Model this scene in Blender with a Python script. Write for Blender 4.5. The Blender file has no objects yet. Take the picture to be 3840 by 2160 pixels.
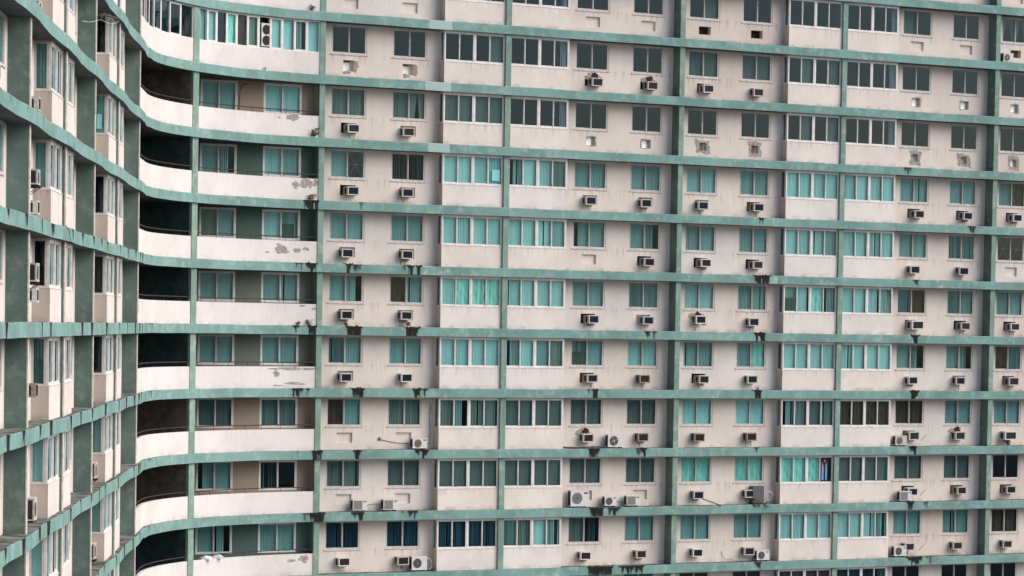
import bpy, math, random
from math import sin, cos, pi, radians
from mathutils import Vector, Matrix
random.seed(7)
R_ = random.random
def U(a, b): return a + (b - a) * R_()

scene = bpy.context.scene
COL = scene.collection

# ------------------------------------------------------------------ camera
CAMZ = 60.0
F_PX, ROLL, PITCH, CY = 10783.4, .016376, -.038802, 565.02
cam_d = bpy.data.cameras.new("camera")
cam = bpy.data.objects.new("camera", cam_d); COL.objects.link(cam)
cam_d.sensor_fit = 'HORIZONTAL'; cam_d.sensor_width = 36.0
cam_d.lens = F_PX / 3840 * 36.0
cam_d.shift_y = CY / 3840
cam_d.clip_start = 1.0; cam_d.clip_end = 8000
fw = Vector((0, cos(PITCH), sin(PITCH))); rt0 = Vector((1, 0, 0)); up0 = rt0.cross(fw)
rt = rt0 * cos(ROLL) + up0 * sin(ROLL); up = up0 * cos(ROLL) - rt0 * sin(ROLL)
m = Matrix((rt, up, -fw)).transposed().to_4x4(); m.translation = (0, 0, CAMZ)
cam.matrix_world = m
scene.camera = cam

# ------------------------------------------------------------------ light
SUN_AZ, SUN_EL = radians(98), radians(40)      # azimuth clockwise from +Y
world = bpy.data.worlds.new("World"); scene.world = world; world.use_nodes = True
nt = world.node_tree
bg = nt.nodes['Background']
sky = nt.nodes.new('ShaderNodeTexSky'); sky.sky_type = 'NISHITA'; sky.sun_disc = False
sky.sun_elevation = SUN_EL; sky.sun_rotation = SUN_AZ
sky.air_density = 1.0; sky.dust_density = 1.6; sky.ozone_density = 1.5
nt.links.new(sky.outputs[0], bg.inputs[0]); bg.inputs[1].default_value = .09
sd = bpy.data.lights.new("sun", 'SUN'); sd.energy = 2.5; sd.angle = radians(60); sd.color = (1, .925, .85)
so = bpy.data.objects.new("sun", sd); COL.objects.link(so)
sdir = Vector((sin(SUN_AZ) * cos(SUN_EL), cos(SUN_AZ) * cos(SUN_EL), sin(SUN_EL)))
so.rotation_euler = sdir.to_track_quat('Z', 'Y').to_euler(); so.location = (60, 20, 140)
scene.view_settings.view_transform = 'Standard'; scene.view_settings.look = 'None'
scene.view_settings.exposure = EXPOSURE = 0.69
scene.view_settings.gamma = 1.0

# ------------------------------------------------------------------ materials
def mat(name):
    m = bpy.data.materials.new(name); m.use_nodes = True
    m.node_tree.nodes['Principled BSDF'].inputs['Specular IOR Level'].default_value = .12
    return m, m.node_tree, m.node_tree.nodes['Principled BSDF']
class NG:                                        # tiny node helper
    def __init__(s, nt): s.nt = nt
    def n(s, t, **k):
        x = s.nt.nodes.new(t)
        for a, v in k.items(): setattr(x, a, v)
        return x
    def l(s, a, b): s.nt.links.new(a, b)
    def noise(s, vec, scale, detail=4, rough=.55):
        x = s.n('ShaderNodeTexNoise'); x.inputs['Scale'].default_value = scale
        x.inputs['Detail'].default_value = detail; x.inputs['Roughness'].default_value = rough
        if vec is not None: s.l(vec, x.inputs['Vector'])
        return x.outputs['Fac']
    def mapr(s, v, a, b, c=0., d=1.):
        x = s.n('ShaderNodeMapRange', interpolation_type='SMOOTHSTEP'); s.l(v, x.inputs[0])
        for i, q in enumerate((a, b, c, d)): x.inputs[i + 1].default_value = q
        return x.outputs[0]
    def math(s, op, a, b):
        x = s.n('ShaderNodeMath', operation=op)
        for i, q in enumerate((a, b)):
            if isinstance(q, (int, float)): x.inputs[i].default_value = q
            else: s.l(q, x.inputs[i])
        return x.outputs[0]
    def mix(s, f, a, b, blend='MIX'):
        x = s.n('ShaderNodeMix', data_type='RGBA', blend_type=blend)
        for i, q in ((0, f), (6, a), (7, b)):
            if isinstance(q, (int, float)): x.inputs[i].default_value = q
            elif isinstance(q, tuple): x.inputs[i].default_value = (*q, 1)
            else: s.l(q, x.inputs[i])
        return x.outputs[2]
    def scaled(s, vec, sc):
        x = s.n('ShaderNodeMapping'); x.inputs['Scale'].default_value = sc; s.l(vec, x.inputs[0]); return x.outputs[0]

def simple(name, col, rough=.7, metal=0, var=.12, scale=8, bump=0):
    m, nt, b = mat(name); g = NG(nt)
    tc = g.n('ShaderNodeTexCoord')
    f = g.noise(tc.outputs['Object'], scale)
    c = g.mix(g.mapr(f, .3, .7), tuple(x * (1 - var) for x in col), tuple(min(1, x * (1 + var)) for x in col))
    g.l(c, b.inputs['Base Color']); b.inputs['Roughness'].default_value = rough; b.inputs['Metallic'].default_value = metal
    if bump:
        bp = g.n('ShaderNodeBump'); bp.inputs['Strength'].default_value = bump; g.l(f, bp.inputs['Height']); g.l(bp.outputs[0], b.inputs['Normal'])
    return m

def wall_mat(name, col, dirt=1.0, warm=(.50, .38, .29)):
    """painted render: UV.x runs along the facade in metres, UV.y is height above the floor slab"""
    m, nt, b = mat(name); g = NG(nt)
    uv = g.n('ShaderNodeUVMap').outputs[0]; tc = g.n('ShaderNodeTexCoord').outputs['Object']
    sep = g.n('ShaderNodeSeparateXYZ'); g.l(uv, sep.inputs[0]); v = sep.outputs[1]
    big = g.noise(tc, .45, 5); med = g.noise(tc, 2.3, 6); fine = g.noise(tc, 26, 3)
    c = g.mix(g.mapr(big, .35, .65), tuple(x * .90 for x in col), col)
    c = g.mix(g.math('MULTIPLY', g.mapr(med, .52, .75), .35), c, tuple(min(1, x * 1.10) for x in col))
    st = g.noise(g.scaled(tc, (7, 7, .22)), 1.0, 5, .6)
    band = g.math('MULTIPLY', g.mapr(v, .45, 1.15, .0, 1.), g.mapr(v, 1.16, 1.2, 1., .15))
    f = g.math('MULTIPLY', g.math('MULTIPLY', g.mapr(st, .48, .70), band), .45 * dirt)
    c = g.mix(f, c, (.27, .235, .21))
    blot = g.math('MULTIPLY', g.mapr(g.noise(tc, .8, 6, .65), .5, .75), .30 * dirt)
    c = g.mix(blot, c, tuple(x * .72 for x in col))
    low = g.math('MULTIPLY', g.mapr(v, .0, .26, 1., 0.), g.mapr(g.noise(tc, 1.9, 6), .42, .66))
    c = g.mix(g.math('MULTIPLY', low, .5 * dirt), c, (.22, .20, .18))
    top = g.math('MULTIPLY', g.mapr(v, 2.0, 2.6, 0., 1.), g.mapr(g.noise(tc, 1.4, 5), .3, .7))
    c = g.mix(g.math('MULTIPLY', top, .30 * dirt), c, warm)
    c = g.mix(g.math('MULTIPLY', g.mapr(fine, .35, .65), .07), c, (.3, .26, .24))
    g.l(c, b.inputs['Base Color']); b.inputs['Roughness'].default_value = .88
    bp = g.n('ShaderNodeBump'); bp.inputs['Strength'].default_value = .25; bp.inputs['Distance'].default_value = .02
    g.l(fine, bp.inputs['Height']); g.l(bp.outputs[0], b.inputs['Normal'])
    return m

def green_mat(name, col, pale, attr=True):
    m, nt, b = mat(name); g = NG(nt)
    uv = g.n('ShaderNodeUVMap').outputs[0]; tc = g.n('ShaderNodeTexCoord').outputs['Object']
    big = g.noise(tc, .5, 5); med = g.noise(tc, 2.2, 6, .65); fine = g.noise(tc, 14, 4)
    run = g.noise(g.scaled(tc, (6, 6, .5)), 1, 5, .6)
    c = g.mix(g.mapr(big, .35, .65), tuple(x * .84 for x in col), tuple(x * 1.10 for x in col))
    c = g.mix(g.math('MULTIPLY', g.mapr(med, .47, .70), .7), c, pale)
    c = g.mix(g.math('MULTIPLY', g.mapr(run, .52, .75), .35), c, tuple(x * .55 for x in col))
    c = g.mix(g.math('MULTIPLY', g.mapr(fine, .4, .7), .16), c, pale)
    if attr:
        at = g.n('ShaderNodeVertexColor'); at.layer_name = 'Col'
        sp = g.n('ShaderNodeSeparateColor'); g.l(at.outputs[0], sp.inputs[0])
        n2 = g.noise(g.scaled(tc, (11, 11, 1.0)), 1, 5, .65)
        pf = g.mapr(g.math('ADD', sp.outputs[1], g.math('MULTIPLY', g.math('SUBTRACT', med, .5), .9)), .35, .6)
        c = g.mix(g.math('MULTIPLY', pf, .75), c, (.42, .53, .51))
        sf = g.mapr(g.math('ADD', sp.outputs[0], g.math('MULTIPLY', g.math('SUBTRACT', n2, .5), 1.0)), .22, .74)
        dk = g.mix(g.mapr(n2, .35, .6), (.004, .003, .003), (.018, .014, .013))
        c = g.mix(g.math('MULTIPLY', sf, .97), c, dk)
    g.l(c, b.inputs['Base Color']); b.inputs['Roughness'].default_value = .82
    bp = g.n('ShaderNodeBump'); bp.inputs['Strength'].default_value = .3; bp.inputs['Distance'].default_value = .02
    g.l(fine, bp.inputs['Height']); g.l(bp.outputs[0], b.inputs['Normal'])
    return m

def glass(name, tint, refl=1.0):
    m, nt, b = mat(name); g = NG(nt); nt.nodes.remove(b)
    out = nt.nodes['Material Output']
    tr = g.n('ShaderNodeBsdfTransparent'); tr.inputs[0].default_value = (*tint, 1)
    gl = g.n('ShaderNodeBsdfGlossy'); gl.inputs['Roughness'].default_value = .04; gl.inputs[0].default_value = (.62, .82, .95, 1)
    tc = g.n('ShaderNodeTexCoord').outputs['Object']
    bp = g.n('ShaderNodeBump'); bp.inputs['Strength'].default_value = .15; bp.inputs['Distance'].default_value = .05
    g.l(g.noise(tc, .9, 2), bp.inputs['Height']); g.l(bp.outputs[0], gl.inputs['Normal'])
    fr = g.n('ShaderNodeFresnel'); fr.inputs[0].default_value = 1.5
    mx = g.n('ShaderNodeMixShader'); g.l(g.math('MINIMUM', g.math('MULTIPLY', fr.outputs[0], refl), .28), mx.inputs[0])
    g.l(tr.outputs[0], mx.inputs[1]); g.l(gl.outputs[0], mx.inputs[2]); g.l(mx.outputs[0], out.inputs[0])
    return m

def blind(name, col, var=.2):
    m, nt, b = mat(name); g = NG(nt)
    tc = g.n('ShaderNodeTexCoord').outputs['Object']
    n = g.noise(g.scaled(tc, (5, 5, .25)), 1, 4)
    big = g.noise(tc, .7, 3)
    c = g.mix(g.mapr(n, .35, .65), tuple(x * (1 - var) for x in col), tuple(min(1, x * (1 + var * .5)) for x in col))
    c = g.mix(g.math('MULTIPLY', g.mapr(big, .4, .65), .22), c, tuple(x * .75 for x in col))
    g.l(c, b.inputs['Base Color']); b.inputs['Roughness'].default_value = .75
    return m

M = dict(
    wall=wall_mat('wall_paint', (.74, .662, .60)),
    wall2=wall_mat('wall_paint_repainted', (.74, .68, .635), .8),
    wall3=wall_mat('wall_paint_faded', (.69, .60, .535), 1.3),
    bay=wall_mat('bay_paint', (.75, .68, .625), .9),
    bay2=wall_mat('bay_paint_repainted', (.75, .695, .655), .8),
    parapet=wall_mat('parapet_paint', (.71, .665, .64), .5),
    side=wall_mat('bay_side_beige', (.57, .485, .42), .9),  # bay side walls, beiger and darker than the bay fronts
    wing=wall_mat('wing_paint', (.71, .645, .60), .8),
    tan=wall_mat('balcony_beige_paint', (.34, .27, .21), .6, (.10, .12, .10)),
    bgreen=wall_mat('balcony_green_paint', (.085, .15, .125), .5, (.03, .06, .05)),
    bmix=wall_mat('balcony_worn_green_paint', (.16, .19, .155), .7, (.02, .07, .05)),
    bdark=simple('balcony_back_shade', (.010, .012, .012), .95),  # near-black colour stands in for the deep shade at the balcony back
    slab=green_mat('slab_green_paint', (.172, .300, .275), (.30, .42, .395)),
    front=green_mat('pier_front_lit_green', (.19, .29, .245), (.36, .43, .37), False),  # lighter than the pier green: the light on the fronts is in the colour
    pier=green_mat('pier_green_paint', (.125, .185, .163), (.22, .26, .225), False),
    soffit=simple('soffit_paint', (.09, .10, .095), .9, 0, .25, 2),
    trim=simple('trim_cream_paint', (.56, .50, .45), .85, 0, .2, 4),
    part_tan=simple('partition_shaded_tan', (.17, .135, .105), .9, 0, .3, 2),  # balcony beige darkened, recess shade put into the colour
    part_green=simple('partition_shaded_green', (.045, .075, .066), .9, 0, .3, 2),  # balcony green darkened the same way for the recess shade
    rust=simple('rust_streak', (.40, .30, .225), .9, 0, .3, 9),
    ledge=simple('ledge_dirt', (.12, .125, .112), .95, 0, .7, 1.6),
    frame=simple('aluminium_frame', (.58, .535, .50), .5, .0, .10, 3),
    white=simple('white_frame', (.69, .66, .635), .5, 0, .10, 3),
    sill=simple('sill_render', (.58, .53, .50), .85, 0, .2, 6),
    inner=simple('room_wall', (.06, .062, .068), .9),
    teal=glass('teal_glass', (.60, .89, .885), .6),
    grey=glass('grey_green_glass', (.44, .55, .61), 1.15),
    clear=glass('clear_glass', (.66, .80, .78), .6),
    bl_white=blind('blind_white', (.73, .74, .72), .08),
    bl_mid=blind('blind_pale', (.49, .49, .475), .09),
    bl_green=blind('blind_dull_green', (.36, .29, .26)),
    bl_dark=blind('blind_dark_green', (.22, .25, .24)),
    fabric=blind('pale_green_fabric', (.60, .80, .70), .22),
    bl_grey=blind('sheet_grey_green', (.22, .165, .16), .1),
    brown=blind('brown_curtain', (.12, .073, .06)),
    navy=blind('navy_blind', (.05, .095, .155), .35),
    board=blind('dark_board', (.12, .12, .09)),
    cement=simple('bare_cement', (.33, .31, .285), .95, 0, .3, 9, .4),
    plaster=simple('broken_plaster', (.34, .27, .21), .95, 0, .35, 12, .5),
    foam=simple('white_filling', (.86, .88, .90), .9, 0, .05),
    hole=simple('hole_dark', (.03, .02, .018), .9),
    brownfill=simple('brown_filling', (.20, .12, .075), .9, 0, .4, 10),
    rail=simple('rail_metal', (.055, .040, .040), .6, .0, .3, 20),
    dirt=simple('black_dirt', (.035, .028, .026), .95, 0, .5, 15, .6),
    ac_beige=simple('ac_casing_beige', (.50, .47, .43), .55, 0, .2, 9),
    ac_white=simple('ac_casing_white', (.62, .605, .585), .5, 0, .08, 9),
    ac_brown=simple('ac_casing_dirty', (.28, .24, .21), .6, 0, .3, 9),
    lv=simple('louvre_dark', (.045, .038, .038), .7),
    c_navy=simple('coil_navy', (.012, .018, .034), .5, 0, .3, 40),
    c_brown=simple('coil_brown', (.035, .022, .024), .6, 0, .3, 40),
    c_char=simple('coil_charcoal', (.035, .036, .044), .6, 0, .3, 40),
    ribbed=simple('ribbed_grey', (.13, .125, .125), .5, .0, .2, 20),
    c_grey=simple('fan_grille_grey', (.23, .22, .22), .5, 0, .15, 30),
    cable=simple('cable_rubber', (.06, .05, .05), .6),
    cablel=simple('cable_white', (.62, .60, .57), .6),
    pipe=simple('pipe_brown', (.13, .095, .085), .7),
    leaf=simple('weed_leaf', (.06, .075, .035), .8, 0, .4, 12),
    blue=simple('label_blue', (.05, .09, .32), .5),
    ink=simple('label_ink', (.02, .02, .03), .5),
    red=simple('flag_red', (.30, .02, .035), .8),
    fblue=simple('flag_blue', (.01, .05, .32), .8),
    fwhite=simple('flag_white', (.8, .82, .82), .8),
    tape=simple('tape', (.50, .60, .58), .7),
    paper=simple('paper', (.80, .92, .92), .8, 0, .03),
)

# ------------------------------------------------------------------ facade geometry
ZB = CAMZ - .0888                # top of slab 0
H = 3.0; TH = .43; CLR = H - TH
P0 = Vector((-9.31, 138.157)); DA = .5008
D = Vector((cos(DA), sin(DA))); N = Vector((sin(DA), -cos(DA)))
EA = -1.5155
E_ = Vector((cos(EA), sin(EA))); NL = Vector((-sin(EA), cos(EA)))
BL = Vector((-14.839, 101.577)) + NL * .10       # wing slab edge at fin B
def cr2(a, b): return a.x * b.y - a.y * b.x
_t = cr2(BL - P0, E_) / cr2(-D, E_); CORN = P0 - D * _t      # the two edge lines meet here
LT = _t; TURN = math.acos((-D).dot(E_)); RAD = LT / math.tan(TURN / 2)
CC = P0 + N * RAD; LARC = RAD * TURN
SE = (CORN + E_ * LT - BL).dot(E_)               # wing coordinate where the arc ends
SC = -20.75                                      # fin C
TCF = -LARC - (SC - SE)                          # path parameter of fin C
_a0 = math.atan2(-N.y, -N.x)
def WM(s, dep, z): p = P0 + D * s - N * dep; return (p.x, p.y, ZB + z)
def WL(s, dep, z): p = BL + E_ * s - NL * dep; return (p.x, p.y, ZB + z)
def PT(t, dep, z):                               # path along the slab edge: t>0 main, t<0 round the corner into the wing
    if t >= 0: return WM(t, dep, z)
    if t > -LARC:
        a = _a0 - t / RAD
        return (CC.x + (RAD + dep) * cos(a), CC.y + (RAD + dep) * sin(a), ZB + z)
    return WL(SE + (-LARC - t), dep, z)
W_ = 10.128

# ------------------------------------------------------------------ mesh builder
class MB:
    def __init__(s): s.v = []; s.f = []; s.m = []; s.uv = []; s.c = {}
    def poly(s, pts, mi=0, uvs=None):
        i = len(s.v); s.v += [tuple(p) for p in pts]; s.f.append(tuple(range(i, i + len(pts)))); s.m.append(mi)
        s.uv += uvs if uvs else [(p[0] + p[1], p[2]) for p in pts]
    def q(s, fr, c, mi=0):                       # c: corners (s, dep, z) in a facade frame
        s.poly([fr(*p) for p in c], mi, [(p[0] + p[1] * .7, p[2] % H if abs(p[2] % H) > 1e-6 else 0.) for p in c])
    def qz(s, fr, c, z0, mi=0):
        s.poly([fr(p[0], p[1], p[2] + z0) for p in c], mi, [(p[0] + p[1] * .7, p[2]) for p in c])
    def box(s, fr, s0, s1, d0, d1, z0, z1, zb=0, mi=0, skip=''):
        a = [(s0, d0), (s1, d0), (s1, d1), (s0, d1)]
        for k, nm in enumerate(('f', 'r', 'b', 'l')):
            if nm in skip: continue
            p, q = a[k], a[(k + 1) % 4]
            s.qz(fr, [(*p, z0), (*q, z0), (*q, z1), (*p, z1)], zb, mi)
        if 't' not in skip: s.qz(fr, [(*p, z1) for p in a], zb, mi)
        if 'u' not in skip: s.qz(fr, [(*p, z0) for p in a[::-1]], zb, mi)
    def tube(s, pts, r, mi=0, n=6):
        pts = [Vector(p) for p in pts]; rings = []
        for i, p in enumerate(pts):
            t = (pts[min(i + 1, len(pts) - 1)] - pts[max(i - 1, 0)]).normalized()
            a = t.cross(Vector((0, 0, 1)))
            if a.length < .05: a = t.cross(Vector((1, 0, 0)))
            a.normalize(); b = t.cross(a)
            rings.append([p + a * r * cos(2 * pi * k / n) + b * r * sin(2 * pi * k / n) for k in range(n)])
        for i in range(len(rings) - 1):
            for k in range(n):
                s.poly([rings[i][k], rings[i][(k + 1) % n], rings[i + 1][(k + 1) % n], rings[i + 1][k]], mi)
        s.poly(rings[0][::-1], mi); s.poly(rings[-1], mi)
    def blob(s, fr, cs, cz, w, h, dep, mi=0, zb=0, n=14, rag=.35):     # ragged flat patch, a mark with its own outline
        ph = U(0, 6); pts = []
        for k in range(n):
            a = 2 * pi * k / n; r = 1 + rag * (R_() - .5) + .15 * sin(3 * a + ph)
            pts.append((cs + w * .5 * r * cos(a), dep, cz + h * .5 * r * sin(a)))
        s.qz(fr, pts, zb, mi)
    def build(s, name, mats, parent=None, link=True):
        me = bpy.data.meshes.new(name)
        me.from_pydata(s.v, [], s.f); me.update()
        for x in mats: me.materials.append(x)
        me.polygons.foreach_set('material_index', s.m)
        ul = me.uv_layers.new(name='UVMap')
        ul.data.foreach_set('uv', [x for p in s.uv for x in p])
        o = bpy.data.objects.new(name, me); COL.objects.link(o)
        if parent is not None:
            o.parent = parent
            if parent.type == 'EMPTY': o.location = -parent.location
        return o

def tag(o, label=None, cat=None, group=None, kind=None):
    for k, x in (('label', label), ('category', cat), ('group', group), ('kind', kind)):
        if x: o[k] = x
    return o

bld = bpy.data.objects.new('apartment_building', None); COL.objects.link(bld)
bld.location = (*WM(12, 4, 0)[:2], 0)
tag(bld, 'curving apartment block with green floor bands, white bays and teal sliding windows', 'apartment building')

FLOORS = range(-5, 7)
S_END = 61.2; S_LW = 61.2                         # far ends of the modelled facade (main, wing)

# ------------------------------------------------------------------ slabs
STAINS = [(2,-0.56,0.37,0.9),(2,2.15,0.16,0.5),(1,-1.19,0.19,0.6),(1,-0.53,0.28,0.9),(1,1.48,0.11,0.9),(1,1.91,0.24,0.6),(1,4.48,0.11,0.5),(1,4.85,0.13,0.9),(1,5.28,0.09,0.9),(1,25.37,0.46,0.9),(1,35.25,0.21,0.6),(0,-1.29,0.17,0.8),(0,-0.9,0.05,0.5),(0,-0.42,0.21,1),(0,1.81,0.38,1),(0,4.97,0.33,1),(0,14.89,0.07,0.4),(0,18.38,0.15,0.7),(0,18.81,0.1,0.7),(0,22.22,0.18,0.4),(0,25.3,0.31,0.9),(0,35.28,0.21,0.9),(-1,-1.18,0.27,0.8),(-1,-0.62,0.06,0.8),(-1,2.06,0.29,1),(-1,5.28,0.19,0.9),(-1,5.74,0.1,0.8),(-1,14.99,0.07,0.6),(-1,15.4,0.15,1),(-1,18.16,0.14,0.3),(-1,25.25,0.2,1),(-1,35.33,0.24,0.95),(-2,-1.18,0.11,0.4),(-2,-0.08,0.24,1),(-2,2.09,0.15,0.9),(-2,5.37,0.11,0.8),(-2,5.79,0.17,0.9),(-2,15.38,0.3,1),(-2,17.99,0.14,0.6),(-2,18.27,0.15,0.9),(-2,25.25,0.12,0.6),(-2,35.33,0.21,0.9),(-2,42.5,0.35,0.3),(-3,-0.65,0.16,0.6),(-3,-0.04,0.39,1),(-3,2.16,0.32,0.8),(-3,4.59,0.07,0.6),(-3,5.16,0.24,0.8),(-3,15.6,0.38,1),(-3,16.61,0.35,0.7),(-3,25.28,0.21,0.6),(-3,35.24,0.17,1),(-3,36.27,0.13,0.6),(-3,42.09,0.13,0.4),(-4,15.86,0.7,1),(-4,17.69,0.71,0.8),(-4,25.45,0.19,0.7),(-4,35.61,0.46,0.9),(-4,36.54,0.2,0.5),(2,25.24,0.15,0.8),(2,36.32,0.07,0.3),(2,38.93,0.27,0.6),(3,34.59,0.27,0.6),(4,0.09,0.05,0.2)]
def wing_t(s): return -LARC - (s - SE)
for l in range(-4, 3):
    k0 = {2: .4, 1: .8, 0: 1, -1: 1, -2: 1, -3: 1, -4: 1}[l]
    for s in (25.5, 22.0, 17.7, 14.6, 8.9, 4.8, 1.5, -1.8, -5.1, -9.6, -14.5, -18.1, -20.3, -21.6):
        if R_() < .92: STAINS.append((l, wing_t(s + U(-.3, .3)), U(.14, .36) * (1.2 if s > 10 else 1.0), k0 * U(.85, 1)))
    STAINS.append((l, -13.6, .06, k0 * .8)); STAINS.append((l, -13.1, .1, k0 * .6))
PALE = {5: [(6.3, .5)], 4: [(6.2, .55)], 3: [(6.3, .45)], 2: [(6.25, .3), (26.0, .3)], 1: [(6.3, .8), (26.2, .5), (36.6, .5)], 0: [(7.3, .7), (34.9, .3)], -1: [(6.7, .2), (22.6, .2)], -4: [(13.0, 1.1)]}
def bulge(t):
    if t >= 0: return .035 * cos(2 * pi * t / W_)
    if t > -LARC: return .035 * (1 + t / LARC) + .045 * (-t / LARC)
    return .045 * cos(2 * pi * (SE + (-LARC - t)) / W_)
TT = []
t = wing_t(S_LW)
while t < S_END:
    TT.append(t); t += .6 if t < wing_t(28) or t > 46 else .10 if t < -LARC else .065
TT.append(S_END)
VR = (0, -.03, -.12, -.22, -.33, -.43)
for l in range(-5, 8):
    z = l * H
    b = MB(); cols = []
    st = [x for x in STAINS if x[0] == l]; pl = PALE.get(l, [])
    # each stain runs down as a ragged set of drips of its own
    runs = [(s0, w, k, [U(.25, 1.3) for _ in range(9)]) for (_, s0, w, k) in st]
    fas = []                                    # vertex grid of the fascia
    for t in TT:
        dpt = -bulge(t) + .006 * sin(t * 2.1 + l) ; base = len(b.v)
        zt = .012 * sin(t * 1.3 + l * 2) * sin(t * .37)
        for j, zz in enumerate(VR):
            dd = dpt + (.012 if j == 0 else 0)
            b.v.append(PT(t, dd, z + zz + (zt if j < 2 else zt * .5)))
            r = 0
            for s0, w, k, dr in runs:
                dq = -zz / .43; hw = w + (.07 if dq < .10 else .0)
                if abs(t - s0) < hw + .34:
                    x = abs(t - s0) - hw
                    ln = dr[int(t / .09) % 9] * (1.3 if k > .85 else .85)
                    e = max(0, min(1, .5 - x / .12)) * (max(.25, min(1, (ln - dq) * 2.2 + .5)) if k < .97 else max(.55, min(1, (ln - dq) * 2.2 + .8)))
                    e = max(e, .36 * max(0, 1 - max(0, x) / .34) * (1 - .5 * dq))          # sooty halo
                    r = max(r, e * min(1, k * 1.05))
            r = max(r, .24 if (j <= 1 and l <= 1) else .10 if j <= 1 else 0)
            gq = 0
            for s0, w in pl:
                gq = max(gq, (1 if l >= 3 else .42) * max(0, min(1, (w + .25 - abs(t - s0)) / .25)))
            cols.append((r, gq, 0, 1))
        b.v.append(PT(t, 4.9, z)); b.v.append(PT(t, 4.9, z - TH)); cols += [(0, 0, 0, 1)] * 2
    n = len(VR) + 2
    for i in range(len(TT) - 1):
        a, c = i * n, (i + 1) * n
        t0, t1 = TT[i], TT[i + 1]
        for j in range(len(VR) - 1):
            b.f.append((a + j, c + j, c + j + 1, a + j + 1)); b.m.append(0)
            b.uv += [(t0, VR[j]), (t1, VR[j]), (t1, VR[j + 1]), (t0, VR[j + 1])]
        k = len(VR)
        b.f.append((a, a + k, c + k, c)); b.m.append(1); b.uv += [(t0, 0), (t0, 5), (t1, 5), (t1, 0)]
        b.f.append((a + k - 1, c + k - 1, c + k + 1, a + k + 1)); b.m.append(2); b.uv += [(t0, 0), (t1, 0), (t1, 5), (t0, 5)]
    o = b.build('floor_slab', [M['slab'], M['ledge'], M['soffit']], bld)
    ca = o.data.color_attributes.new('Col', 'FLOAT_COLOR', 'POINT')
    ca.data.foreach_set('color', [x for c in cols for x in c])

# ------------------------------------------------------------------ piers and fins (full height)
Z_LO, Z_HI = -5 * H - .01, 7 * H - .02
def pier(fr, s, w, d0, d1, name='pier', trim=0):
    b = MB()
    for l in FLOORS:
        b.box(fr, s - w / 2, s + w / 2, d0, d1, -.02, CLR + .02, l * H)
        if trim: b.box(fr, s - w / 2 - .004, s + w / 2 + .004, d0 - .006, d0 + .03, -.015, CLR + .01, l * H, 1)
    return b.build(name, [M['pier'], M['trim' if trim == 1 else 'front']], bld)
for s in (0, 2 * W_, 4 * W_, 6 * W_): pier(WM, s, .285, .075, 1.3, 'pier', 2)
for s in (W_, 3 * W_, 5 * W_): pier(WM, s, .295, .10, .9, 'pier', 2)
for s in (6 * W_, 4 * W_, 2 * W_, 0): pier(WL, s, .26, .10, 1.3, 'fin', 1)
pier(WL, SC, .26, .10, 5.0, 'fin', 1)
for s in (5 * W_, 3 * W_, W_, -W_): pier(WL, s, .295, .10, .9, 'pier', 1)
TQ = -7.87
def PQ(s, dep, z): return PT(TQ + s * (RAD / (RAD + dep)), dep, z)
b = MB()
for l in FLOORS: b.box(PQ, -.235, .235, .075, .22, -.02, CLR + .02, l * H)
b.build('pier', [M['front']], bld)
BW = {6: 'tan', 5: 'tan', 4: 'tan', 3: 'tan', 2: 'bgreen', 1: 'bgreen', 0: 'bmix', -1: 'bmix', -2: 'tan', -3: 'tan', -4: 'bgreen', -5: 'bgreen'}
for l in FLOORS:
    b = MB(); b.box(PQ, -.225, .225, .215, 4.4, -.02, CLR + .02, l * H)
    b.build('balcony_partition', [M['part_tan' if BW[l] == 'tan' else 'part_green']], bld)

# ------------------------------------------------------------------ walls with holes
def wall(b, fr, s0, s1, zb, holes, dep=.75, rev=.16, mi=0, revmi=None, z0=-.03, z1=CLR + .03):
    """holes: (sa, sb, za, zc, depth)"""
    ss = sorted({s0, s1, *[h[0] for h in holes], *[h[1] for h in holes]}); zs = sorted({z0, z1, *[h[2] for h in holes], *[h[3] for h in holes]})
    for i in range(len(ss) - 1):
        for j in range(len(zs) - 1):
            cs, cz = (ss[i] + ss[i + 1]) / 2, (zs[j] + zs[j + 1]) / 2
            if any(h[0] < cs < h[1] and h[2] < cz < h[3] for h in holes): continue
            b.qz(fr, [(ss[i], dep, zs[j]), (ss[i + 1], dep, zs[j]), (ss[i + 1], dep, zs[j + 1]), (ss[i], dep, zs[j + 1])], zb, mi)
    for sa, sb, za, zc, rv in holes:
        r = dep + rv; k = mi if revmi is None else revmi
        for p, q in (((sa, za), (sb, za)), ((sb, za), (sb, zc)), ((sb, zc), (sa, zc)), ((sa, zc), (sa, za))):
            b.qz(fr, [(p[0], dep, p[1]), (q[0], dep, q[1]), (q[0], r, q[1]), (p[0], r, p[1])], zb, k)

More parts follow.
